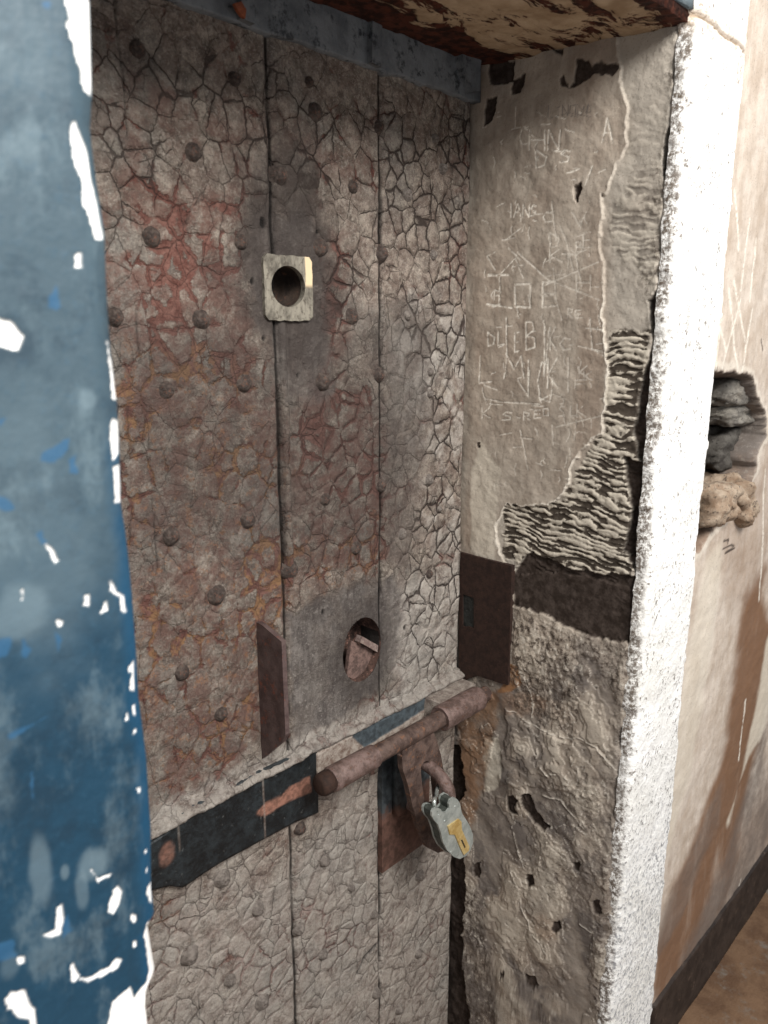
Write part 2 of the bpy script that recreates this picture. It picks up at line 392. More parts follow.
# crusty band, lumps and chipped coats lower down
A['rough'] = np.maximum.reduce([soft(U, Z, Xp([(514, 606), (560, 628), (633, 646), (630, 680), (615, 700), (590, 660), (570, 735), (530, 715), (512, 700), (510, 690)]), .01, jag*2)*1.0,
                                soft(U, Z, Xp([(548, 770), (612, 775), (606, 940), (560, 900), (530, 850)]), .02, jag*2)*.55,
                                ss(.325, .362, U+(n1-.5)*.08)*.9, soft(U, Z, Xp([(460, 880), (480, 890), (500, 1040), (440, 1040)]), .02, jag)*1.0,
                                blob(U, Z, onX((555, 535)), .07, .05, n1-.5)*.25])
A['grey'] = np.maximum(ss(.30, .36, U+(n3-.5)*.1)*.7*ss(1.1, 1.0, Z), soft(U, Z, Xp([(455, 880), (485, 885), (505, 1040), (440, 1040)]), .02, jag*2))
H += A['rough']*(n4-.5)*.004+ss(1.1, 1.0, Z)*((fbm(U*11, Z*11, 44, 3)-.5)*.010)
for L in ([(508, 710), (530, 722), (552, 733), (575, 738), (596, 748), (614, 770)], [(543, 765), (548, 775), (558, 774)], [(572, 762), (568, 776), (590, 800)],
          [(512, 815), (516, 845), (522, 866)], [(509, 868), (520, 890), (532, 930), (545, 950)], [(582, 925), (596, 935), (602, 950)], [(520, 668), (528, 690), (531, 715)], [(535, 790), (560, 800), (585, 830)]):
    d = segd(U+(n1-.5)*.03, Z+(n3-.5)*.04, Xp(L))+(n2-.5)*.004; m = ss(.0022, .0004, d)*ss(.4, .55, n2+.08); A['lip'] = np.maximum(A['lip'], m*.8)
    H += m*.002
ter = fbm(U*13, Z*10, 47, 5); lowz = ss(1.12, 1.0, Z)
for th in (.42, .50, .57, .64):
    e_ = ter-th; H += ss(-.002, .002, e_)*.0016*lowz; A['lip'] = np.maximum(A['lip'], ss(.005, .001, np.abs(e_-.003))*.55*lowz*ss(.42, .58, fbm(U*25, Z*25, int(th*100), 3)))
A['grey'] = np.maximum(A['grey'], lowz*.75*ss(.55, .42, ter)+lowz*.5*ss(.5, .62, n1)); A['rough'] = np.maximum(A['rough'], lowz*.35*ss(.45, .6, n3)); A['pale'] = A['pale']+lowz*.22*ss(.55, .62, ter)
pr = Xp([(508, 712), (552, 735), (600, 750), (616, 775), (606, 800), (560, 790), (500, 784)]); m = soft(U, Z, pr, .004, jag); H += m*.003
A['pale'] = np.maximum.reduce([A['pale'], soft(U, Z, Xp([(484, 738), (498, 736), (503, 772), (498, 788), (485, 792)]), .003, jag*.6)*.8, soft(U, Z, Xp([(473, 470), (480, 440), (500, 470), (498, 505), (494, 560), (470, 552)]), .004, jag*.6)*.55,
                               soft(U, Z, Xp([(505, 575), (585, 590), (620, 575), (560, 560), (505, 545)]), .004, jag)*0])
A['rust'] = np.maximum.reduce([soft(U, Z, Xp([(461, 700), (500, 690), (495, 730), (480, 800), (470, 830), (458, 820)]), .008, jag)*.75, soft(U, Z, Xp([(508, 662), (519, 665), (522, 684), (512, 692), (498, 692), (506, 680)]), .002, jag*.3), soft(U, Z, Xp([(505, 690), (550, 700), (540, 716), (500, 712)]), .008, jag)*.4,
                               blob(U, Z, onX((545, 925)), .03, .03, n1-.5)*.35])
A['brown'] = np.maximum(np.clip((n3-.45)*2.2, 0, 1)*.35, blob(U, Z, onX((590, 380)), .03, .3)*.25)
# scratched writing
sc = np.full(U.shape, 1e9)
def strokes(box_, glyph, skew=0):
    """unit-box strokes mapped on to a picture rectangle (x0,y0,x1,y1)"""
    global sc
    x0, y0, x1, y1 = box_
    for L in glyph:
        P = [(x0+(x1-x0)*a, y0+(y1-y0)*b+skew*a) for a, b in L]; Q = Xp(P)
        us_, zs_ = [q[0] for q in Q], [q[1] for q in Q]; pad = .012
        i = np.where((zs > min(zs_)-pad) & (zs < max(zs_)+pad))[0]; j = np.where((us > min(us_)-pad) & (us < max(us_)+pad))[0]
        if len(i) and len(j):
            sl = np.s_[i[0]:i[-1]+1, j[0]:j[-1]+1]; sc[sl] = np.minimum(sc[sl], segd(U[sl], Z[sl], Q)-WID-.0003)
GL = {'J': [[(0, 0), (1, 0)], [(.6, 0), (.6, .9), (.3, 1), (0, .9)]], 'O': [[(.1, .1), (.9, .05), (.9, .95), (.1, .9), (.1, .1)]], 'E': [[(.9, 0), (.1, .05), (.1, 1), (1, .95)], [(.1, .5), (.8, .5)]],
      'I': [[(.5, 0), (.5, 1)]], 'A': [[(0, 1), (.5, 0), (1, 1)], [(.2, .6), (.8, .6)]], 'N': [[(0, 1), (.05, 0), (.9, 1), (1, 0)]], 'S': [[(1, .1), (.4, 0), (.1, .3), (.9, .6), (.8, .95), (0, 1)]],
      'L': [[(.1, 0), (0, 1), (1, .95)]], 'M': [[(0, 1), (.15, 0), (.5, .6), (.85, 0), (1, 1)]], 'C': [[(1, .1), (.4, 0), (0, .5), (.3, 1), (1, .9)]], 'K': [[(0, 0), (0, 1)], [(.9, 0), (.05, .55), (1, 1)]],
      'B': [[(0, 0), (0, 1), (.8, .9), (.8, .55), (0, .5), (.7, .3), (.6, 0), (0, 0)]], 'R': [[(0, 1), (0, 0), (.8, .15), (.7, .45), (0, .5), (.9, 1)]], 'H': [[(0, 0), (0, 1)], [(1, 0), (1, 1)], [(0, .5), (1, .5)]],
      'D': [[(0, 0), (0, 1), (.7, .85), (.9, .4), (0, 0)]], 'T': [[(0, 0), (1, 0)], [(.5, 0), (.5, 1)]], 'V': [[(0, 0), (.5, 1), (1, 0)]], 'F': [[(.9, 0), (0, 0), (0, 1)], [(0, .5), (.7, .5)]], 'P': [[(0, 1), (0, 0), (.8, .2), (.7, .5), (0, .55)]]}
WID = .0006
strokes((488, 275, 507, 307), GL['J']); strokes((513, 282, 532, 309), GL['O']); strokes((541, 281, 557, 307), GL['E'])
WID = .0002
strokes((488, 274, 508, 278), [[(0, .5), (1, .3)]]); strokes((487, 304, 512, 308), [[(0, 0), (1, 1)]])
for k, r_ in (('I', (509, 204, 513, 217)), ('A', (514, 204, 522, 217)), ('N', (523, 205, 530, 217)), ('S', (531, 205, 536, 216))): strokes(r_, GL[k])
WID = .0003
for k, r_ in (('L', (479, 356, 491, 383)), ('M', (504, 356, 524, 378)), ('I', (525, 360, 532, 397)), ('C', (538, 362, 548, 400)), ('K', (548, 358, 558, 388)), ('I', (567, 358, 569, 392)), ('K', (579, 366, 588, 377)),
              ('I', (505, 318, 508, 354)), ('L', (498, 332, 504, 345)), ('E', (514, 332, 519, 352)), ('B', (526, 322, 537, 350)), ('I', (543, 320, 546, 378)), ('K', (550, 327, 556, 350)), ('C', (560, 338, 570, 350)), ('D', (488, 332, 496, 346))): strokes(r_, GL[k])
WID = 0.0
for L in ([(497, 277), (515, 258), (523, 278)], [(517, 252), (548, 280), (600, 300)], [(545, 285), (598, 262)], [(487, 256), (495, 270)], [(487, 256), (495, 252)], [(508, 248), (520, 260)], [(505, 240), (521, 228)], [(553, 268), (556, 300), (562, 320)],
          [(484, 385), (497, 390)], [(482, 388), (484, 398), (500, 402), (540, 404)], [(556, 427), (600, 416)], [(578, 346), (604, 352)], [(590, 320), (592, 350)], [(586, 328), (603, 330)],
          [(518, 380), (528, 396), (530, 370)], [(540, 398), (550, 402), (554, 378)], [(576, 420), (574, 440)], [(520, 430), (528, 470)], [(552, 425), (553, 445)], [(545, 372), (549, 330)], [(585, 185), (592, 166), (588, 176)], [(560, 226), (567, 244), (573, 270)], [(552, 205), (556, 240)], [(575, 252), (581, 286)]):
    strokes((0, 0, 1, 1), [L])
for k, r_ in (('R', (568, 308, 574, 318)), ('E', (575, 310, 582, 318)), ('B', (576, 242, 583, 252)), ('V', (572, 212, 586, 226)), ('D', (550, 232, 560, 248)), ('E', (582, 232, 591, 248)), ('K', (550, 248, 562, 262)), ('T', (562, 254, 574, 268)), ('P', (494, 290, 502, 300)),
              ('C', (543, 212, 552, 222)), ('H', (576, 275, 590, 290)), ('S', (560, 394, 564, 404)), ('S', (559, 406, 564, 416)), ('L', (570, 406, 576, 416)), ('K', (577, 404, 586, 417)), ('R', (524, 412, 531, 420)), ('E', (534, 410, 541, 418)), ('O', (543, 408, 549, 416)),
              ('S', (502, 412, 512, 420)), ('K', (482, 408, 490, 418)), ('C', (520, 128, 528, 145)), ('H', (530, 130, 545, 150)), ('D', (536, 150, 548, 168)), ('N', (548, 130, 560, 150)), ('L', (515, 108, 528, 128)), ('S', (560, 150, 570, 162)), ('A', (602, 118, 612, 142)), ('K', (584, 372, 592, 380)), ('F', (575, 380, 588, 388))): strokes(r_, GL[k])
rnd = random.Random(5)
for i in range(150):
    x = rnd.uniform(482, 600); y = rnd.uniform(110, 495); a = rnd.choice((rnd.uniform(-.5, .5), rnd.uniform(1.2, 1.9))); l = rnd.uniform(3, 13)
    WID = -.0003; strokes((0, 0, 1, 1), [[(x, y), (x+l*.5*math.cos(a)+rnd.uniform(-2, 2), y+l*.5*math.sin(a)), (x+l*math.cos(a), y+l*math.sin(a))]])
A['scratch'] = ss(.0014, .0001, sc)*(1-peel)*(.55+.45*ss(.35, .6, n3)); H -= A['scratch']*.0006
# grey pencil scribble near the top
pen = np.full(U.shape, 1e9); sc, pen = pen, sc; WID = -.0004
for i, (k, r_) in enumerate((('L', (548, 106, 553, 118)), ('J', (555, 107, 560, 117)), ('N', (562, 105, 568, 116)), ('O', (569, 104, 576, 117)), ('D', (577, 104, 582, 117)), ('N', (583, 106, 587, 114)), ('P', (588, 104, 592, 120)))): strokes(r_, GL[k])
strokes((0, 0, 1, 1), [[(548, 118), (570, 113), (592, 117)]]); A['grey'] = np.maximum(A['grey'], ss(.0012, .0001, sc)*.9)
H = H+ss(.03, .0, U)*0-ss(.350, .368, U)*.010*(.4+n1)
P = np.stack([RX-H, -U, Z], -1)
reveal = sheet('wall_reveal', P, A, plaster, back=(.05, 0, 0))
info(reveal, 'scratched beige plaster side of the doorway with peeled combed edge and dark stone band', 'wall', 'structure')

# ------------------------------------------------------------------ whitewashed corner strip
xs = np.concatenate([np.linspace(0, .012, 5)[:-1], lines(.012, .232, .0022)]); zs2 = np.concatenate([np.linspace(0, .25, 20)[:-1], lines(.25, 2.45, .0024)])
S_, Z = np.meshgrid(xs, zs2)
n1 = fbm(S_*20, Z*20, 51, 5); n2 = fbm(S_*80, Z*80, 53, 4); ne = fbm(Z*14, Z*0+3, 55, 4); nf = fbm(Z*30, Z*0+9, 58, 4)
x = RX+S_*(1+.0*S_); wE = .214+(ne-.5)*.020
x = RX+.001+S_/.232*wE+(1-ss(0, .02, S_))*((nf-.5)*.012)
curve = .013*(1-np.clip(S_/.018, 0, 1))**2
y = D-.012+curve+(.5-n1)*.006+(.5-n2)*.0025+ss(.212, .232, S_)*.010
at = {'low': ss(.9, .5, Z+(n1-.5)*.3)*.8, 'edge': ss(.010, .001, S_+(n1-.5)*.02)*.9}
PC = Yp([(692, 8), (712, 24), (720, 33), (738, 44), (745, 52)], D-.012); d = segd(x, Z, PC); at['crack'] = ss(.0035, .001, d+(n2-.5)*.003); at['crack'] = np.maximum(at['crack'], ss(.208, .214, S_+(n1-.5)*.022)*ss(.30, .48, nf+.06)); y += at['crack']*.006
PC2 = Yp([(664, 200), (660, 400), (640, 620)], D-.012)
at['tan'] = np.maximum(ss(.03, .0, d), .7*blob(x, Z, onY((735, 60), D), .03, .05)); at['blue'] = (S_ > .004)*soft(x, Z, Yp([(645, 548), (652, 541), (650, 560), (647, 568)], D-.012), .002, 0)
strip = sheet('trim_1', np.stack([x, y, Z], -1), at, mat_strip(), back=(0, .012, 0))
info(strip, 'rough bright white plaster corner strip beside the doorway', 'wall trim', 'structure')

# ------------------------------------------------------------------ outer wall to the right
outer = mat_mason('outer_wall_plaster', (206, 194, 181), (178, 162, 146))
xs = np.concatenate([lines(1.33, 2.3, .0042), np.linspace(2.3, 4.5, 40)[1:]]); zs3 = np.concatenate([lines(0, 2.3, .003), np.linspace(2.3, 2.9, 10)[1:]])
X, Z = np.meshgrid(xs, zs3); A = zero(X.shape)
n1 = fbm(X*8, Z*8, 61, 5); n2 = fbm(X*45, Z*45, 63, 4); H = (n1-.5)*.010+(n2-.5)*.002
hp = Yp([(690, 392), (706, 384), (714, 374), (732, 374), (750, 380), (754, 392), (764, 415), (765, 436), (756, 455), (755, 470), (740, 497), (728, 512), (715, 525), (700, 548), (688, 552)], D)
s = sd(X, Z, hp)+(n2-.5)*.02; hole = ss(-.004, .010, s); H -= hole*.115
A['lip'] = ss(.010, .002, np.abs(s+.013))*.6; A['rough'] = np.maximum(hole, .25*ss(-.05, 0, s)); A['dark'] = ss(-.002, .008, s)*.6+ss(.02, .04, s)*.3
streak = Yp([(768, 560), (742, 600), (733, 680), (727, 740), (715, 775), (700, 815), (676, 880), (655, 960), (650, 1030), (690, 1030), (716, 940), (738, 850), (768, 700)], D)
A['brown'] = np.maximum.reduce([soft(X, Z, streak, .035, (n1-.5)*.12)*.95, soft(X, Z, Yp([(715, 530), (768, 460), (768, 640), (740, 640)], D), .05, (n1-.5)*.1)*.35, ss(.5, .3, Z)*.5])
A['grey'] = np.maximum(soft(X, Z, Yp([(768, 700), (745, 790), (725, 860), (680, 960), (690, 1000), (768, 850)], D), .03, (n1-.5)*.1)*.7, .5*soft(X, Z, Yp([(722, 780), (700, 830), (660, 920), (655, 960), (690, 900), (715, 830)], D), .02, (n1-.5)*.08))
A['pale'] = soft(X, Z, Yp([(768, 640), (757, 700), (738, 790), (728, 820), (745, 770), (768, 720)], D), .012, (n1-.5)*.08)*.8+soft(X, Z, Yp([(706, 560), (722, 540), (712, 640), (690, 780), (668, 850), (660, 840), (690, 640)], D), .02, (n1-.5)*.05)*.5
A['pale'] = np.clip(A['pale'], 0, 1)
sc = np.full(X.shape, 1e9)
for L in ([(722, 300), (714, 372)], [(728, 290), (738, 370)], [(740, 300), (722, 368)], [(733, 280), (745, 340)], [(752, 310), (742, 372)], [(716, 320), (726, 350)], [(727, 10), (724, 120)], [(750, 220), (740, 290)], [(735, 190), (738, 250)], [(757, 240), (750, 300)],
          [(765, 470), (760, 600)], [(745, 700), (738, 760)], [(740, 880), (728, 930)]):
    sc = np.minimum(sc, segd(X, Z, Yp(L, D)))
A['scratch'] = ss(.006, .001, sc+(n2-.5)*.004)
hz = ss(-.010, -.004, s)*ss(1.16, 1.30, Z+(n2-.5)*.05); A['grey'] = np.maximum(A['grey']*(1-hole), hz*1.0); A['brown'] = np.maximum(A['brown'], ss(-.010, -.004, s)*.75); A['pale'] *= 1-hole
sc = np.full(X.shape, 1e9)
for L in ([(724, 541), (729, 540), (728, 543)], [(723, 549), (727, 547), (731, 545), (734, 546)], [(725, 553), (730, 550), (735, 548)], [(761, 340), (762, 350)]): sc = np.minimum(sc, segd(X, Z, Yp(L, D)))
A['dark'] = np.maximum(A['dark'], ss(.0035, .001, sc))
P = np.stack([X, D-H, Z], -1)
owall = sheet('wall_right', P, A, outer)
info(owall, 'pale stained outer wall with a broken hole and brown streaks right of the white strip', 'wall', 'structure')
# stones bared in the broken hole
def stone(px, half, Y, mat, seed, rot=0):
    x, z = onY(px, Y); bm = bmesh.new(); bmesh.ops.create_cube(bm, size=2)
    bmesh.ops.subdivide_edges(bm, edges=bm.edges, cuts=15, use_grid_fill=True); rn = random.Random(seed)
    for v in bm.verts:
        c = v.co; q = Vector((c.x, c.y, c.z)); L = (abs(q.x)**5+abs(q.y)**5+abs(q.z)**5)**.2; q /= L
        k = 1+.30*(float(fbm(np.array([q.x*1.8+seed*3+q.y]), np.array([q.z*1.8+q.y*2]), seed, 5)[0])-.5)*2+.10*(float(fbm(np.array([q.x*7+q.y*3]), np.array([q.z*7+seed]), seed+9, 3)[0])-.5)
        v.co = Vector((q.x*half[0]*k, q.y*half[1]*k, q.z*half[2]*k))
    o = bmobj('exposed_stone', bm, mat, owall, True); o.location = (x, Y, z); o.rotation_euler = (0, rot, 0)
    return o
sg = mat_stone('grey_stone', (116, 112, 106), (152, 146, 136)); sdk = mat_stone('dark_stone', (66, 62, 58), (104, 100, 94)); so = mat_stone('tan_stone', (150, 126, 104), (186, 168, 148))
stone((722, 391), (.07, .045, .026), D+.065, sg, 1, .05); stone((741, 390), (.040, .045, .028), D+.065, mat_stone('buff_stone', (128, 112, 92), (156, 138, 114)), 2)
stone((728, 412), (.10, .05, .022), D+.075, so if 0 else sg, 3); stone((716, 447), (.09, .05, .042), D+.095, sdk, 4); stone((745, 452), (.030, .04, .030), D+.055, sg, 5, .6)
stone((716, 480), (.085, .05, .020), D+.075, mat_stone('brown_stone', (96, 80, 66), (130, 112, 94)), 6); stone((705, 502), (.06, .05, .038), D+.024, so, 7); stone((726, 500), (.05, .05, .03), D+.025, so, 8, .9); stone((698, 530), (.035, .03, .03), D+.065, sdk, 9)

base = sheet('baseboard_right', *(lambda X, Z: (np.stack([X, D-.006-(fbm(X*12, Z*12, 71, 4)-.5)*.004, Z], -1), zero(X.shape)))(*np.meshgrid(lines(1.395, 4.5, .02), lines(0, .165, .008))),
             mat_plain('dark_skirting_paint', (38, 30, 26), (58, 48, 42), 25, .6, c3=(86, 72, 62), t3=(.6, .66)), back=(0, .02, 0))
info(base, 'dark painted band along the foot of the right wall', 'skirting', 'structure')
X, Yg = np.meshgrid(lines(-1.5, 4.5, .03), lines(-3.2, .1, .03))
fl = sheet('floor', np.stack([X, Yg, (fbm(X*6, Yg*6, 81, 4)-.5)*.008], -1), {}, mat_plain('worn_floor', (92, 68, 50), (118, 92, 70), 9, .7, c3=(116, 106, 96), t3=(.52, .70), bump=.003))
info(fl, 'worn brown and grey stone floor', 'floor', 'structure')

# ------------------------------------------------------------------ blue painted wall on the left, close to the lens
bx_pts = [(90, 0), (91, 50), (92, 90), (90, 125), (94, 160), (99, 195), (105, 234), (107, 293), (111, 351), (117, 400), (120, 450), (121, 505), (126, 536), (130, 570), (133, 600), (137, 661), (139, 700), (147, 763), (152, 842), (152, 896), (155, 921), (148, 931), (152, 955), (156, 978), (146, 994), (143, 1010), (146, 1030)]
eb = Yp(bx_pts, D); ez = np.array([p[1] for p in eb])[::-1]; ex = np.array([p[0] for p in eb])[::-1]+.0048
zs4 = np.concatenate([np.linspace(0, .98, 40)[:-1], lines(.98, 1.86, .0011), np.linspace(1.86, 2.9, 30)[1:]])
xs = np.concatenate([np.linspace(-1.4, .13, 30)[:-1], lines(.13, .262, .0011), np.linspace(.263, .27, 7)])
X, Z = np.meshgrid(xs, zs4); E_ = np.interp(Z, ez, ex); n1 = fbm(X*30, Z*30, 91, 5); n2 = fbm(X*160, Z*160, 93, 4)
k = np.clip((X-.24)/.03, 0, 1); Xd = X+(E_-.27)*k**2
A = {}
chips = [[(66, -5), (70, 35), (80, 65), (87, 90), (96, 92), (96, -5)], [(71, 122), (72, 150), (80, 180), (86, 210), (98, 238), (108, 240), (103, 215), (96, 185), (90, 150), (80, 132), (75, 120)],
         [(73, 254), (81, 254), (82, 270), (75, 268)], [(-5, 318), (12, 322), (24, 335), (18, 350), (-5, 345)], [(109, 343), (113, 348), (115, 380), (116, 400), (124, 400), (112, 340)],
         [(112, 432), (113, 448), (116, 460), (124, 455), (124, 425), (116, 420)], [(115, 466), (118, 500), (125, 502), (125, 466)], [(45, 545), (50, 547), (59, 560), (55, 562), (48, 555)], [(84, 594), (89, 594), (89, 606), (85, 604)],
         [(101, 612), (106, 600), (108, 612), (102, 613)], [(109, 580), (114, 582), (117, 592), (126, 597), (128, 612), (124, 612), (120, 598), (110, 590)], [(133, 666), (137, 664), (137, 692), (133, 690)], [(130, 668), (136, 664), (135, 670), (130, 672)],
         [(124, 714), (128, 712), (129, 720), (125, 720)], [(133, 706), (138, 706), (138, 718), (134, 717)], [(133, 731), (138, 731), (138, 735), (134, 736)], [(138, 789), (142, 789), (142, 794), (139, 794)], [(146, 852), (150, 852), (150, 856), (146, 856)],
         [(147, 870), (150, 870), (150, 875), (147, 875)], [(113, 890), (118, 886), (122, 892), (119, 904), (114, 912), (110, 909)], [(44, 936), (55, 930), (56, 906), (62, 903), (64, 918), (61, 935), (50, 937)], [(70, 975), (73, 963), (80, 976), (76, 982), (71, 981)],
         [(80, 980), (95, 975), (113, 962), (117, 958), (122, 961), (118, 968), (98, 977), (88, 982)], [(6, 1003), (10, 994), (25, 991), (28, 1003), (35, 1010), (36, 1035), (28, 1018), (15, 1014)], [(107, 1035), (114, 1000), (130, 986), (134, 998), (147, 984), (150, 972), (145, 935), (149, 924), (160, 920), (165, 1035)],
         [(150, 888), (156, 888), (156, 905), (151, 902)], [(18, 958), (24, 956), (24, 962), (19, 962)], [(131, 916), (136, 916), (136, 921), (132, 921)], [(133, 941), (136, 941), (136, 946), (133, 946)], [(20, 588), (24, 588), (24, 600), (21, 600)], [(58, 620), (63, 620), (62, 625), (59, 626)], [(92, 872), (99, 878), (112, 873), (110, 876), (99, 881)]]
ch = np.full(X.shape, 0.)
wn = (n2-.5)*.0030+(n1-.5)*.0020
for c in chips:
    Q = Yp(c, D); ch = np.maximum(ch, soft(Xd+(n2-.5)*.003, Z+(fbm(X*110, Z*110, 97, 3)-.5)*.006, Q, .0006, wn))
A['chip'] = ch
br = np.zeros(X.shape)
for c in ([(48, 300), (56, 285), (60, 300), (58, 312), (48, 308)], [(40, 455), (52, 447), (68, 440), (60, 458), (52, 462), (40, 461)], [(69, 460), (76, 455), (76, 472), (71, 472)], [(-5, 494), (6, 500), (14, 508), (8, 510), (-5, 503)], [(33, 534), (42, 530), (47, 544), (40, 545)],
          [(-5, 640), (10, 638), (8, 655), (-5, 660)], [(23, 640), (30, 650), (26, 658), (22, 652)], [(-5, 945), (12, 940), (16, 955), (-5, 962)], [(62, 925), (68, 915), (72, 930), (62, 942)], [(30, 772), (33, 772), (35, 800), (31, 798)], [(8, 735), (50, 715), (30, 728), (10, 740)], [(55, 632), (62, 640), (58, 650)], [(40, 0), (52, 0), (50, 9), (42, 8)], [(-5, 420), (5, 418), (0, 428)]):
    br = np.maximum(br, soft(Xd, Z, Yp(c, D), .001, wn*1.5))
A['bright'] = br*(1-ch)
A['smear'] = np.clip(sum(blob(Xd, Z, onY(p, D), a, b, (n1-.5)*.9)*v for p, a, b, v in (((95, 862), .012, .014, .55), ((40, 870), .008, .03, .45), ((65, 872), .003, .006, .5), ((20, 615), .02, .02, .35), ((88, 400), .007, .008, .5), ((40, 540), .04, .10, .2), ((82, 890), .005, .016, .4), ((10, 40), .03, .03, .2), ((10, 965), .008, .012, .3))), 0, 1)*(1-ch)
A['edge'] = ss(.022, .004, (E_-Xd)+(n1-.5)*.012)*ss(1.60, 1.45, Z+(n1-.5)*.1)
Yc = D+.010*np.clip((X-.255)/.015, 0, 1)**2-(n1-.5)*.0012-(n2-.5)*.0004+ch*.0010
bl = sheet('wall_left', np.stack([Xd, Yc, Z], -1), A, mat_blue(), back=(0, .04, 0))
info(bl, 'chipped blue painted wall edge left of the door, close to the viewer', 'wall', 'structure')
# white plaster return of the left side, running back to the door
Yg, Z = np.meshgrid(lines(D+.012, .02, .006), lines(0, 2.06, .01)); xx = np.interp(Z, ez, ex)
lr = sheet('wall_left_reveal', np.stack([np.minimum(xx-.002, .265)+(fbm(Yg*15, Z*15, 99, 4)-.5)*.006, Yg, Z], -1), {'low': Z*0, 'edge': Z*0, 'crack': Z*0, 'tan': Z*0, 'blue': Z*0}, mat_strip(), back=(-.02, 0, 0))
info(lr, 'white plaster inner side of the doorway on the left', 'wall', 'structure')

# ------------------------------------------------------------------ soffit and lintel over the door
X, Yg = np.meshgrid(lines(.22, 1.19, .004), lines(D, .03, .003)); n1 = fbm(X*14, Yg*20, 101, 5); n2 = fbm(X*60, Yg*60, 103, 4)
zt = 2.030+(-.018)*(-Yg/.37)+(n1-.5)*.010+(n2-.5)*.003
at = {'burnt': np.maximum.reduce([ss(-.12, -.02, Yg+(n1-.5)*.06), ss(-.345, -.368, Yg+(n1-.5)*.02)*.6, .15*ss(.7, .5, X)])}
sf = sheet('ceiling', np.stack([X, Yg, zt], -1), at, mat_soffit(), flip=True, back=(0, 0, .06))
info(sf, 'charred peeling cream underside of the stone lintel above the door', 'lintel', 'structure')
X, Z = np.meshgrid(lines(.2, 1.168, .01), lines(2.028, 2.9, .01))
lf = sheet('wall_lintel', np.stack([X, D-.004-(fbm(X*12, Z*12, 107, 4)-.5)*.01, Z], -1), {}, mat_plain('dull_lintel_paint', (72, 84, 90), (104, 114, 118), 18, .7, c3=(60, 54, 48)), back=(0, .05, 0))
info(lf, 'blue grey painted lintel face above the doorway', 'wall', 'structure')
box('wall_back', (-1.4, .13, 0), (1.6, .16, 2.9), mat_plain('cell_darkness', (60, 52, 46), (40, 34, 30), 10)); info(bpy.data.objects['wall_back'], 'dark cell wall behind the door', 'wall', 'structure')

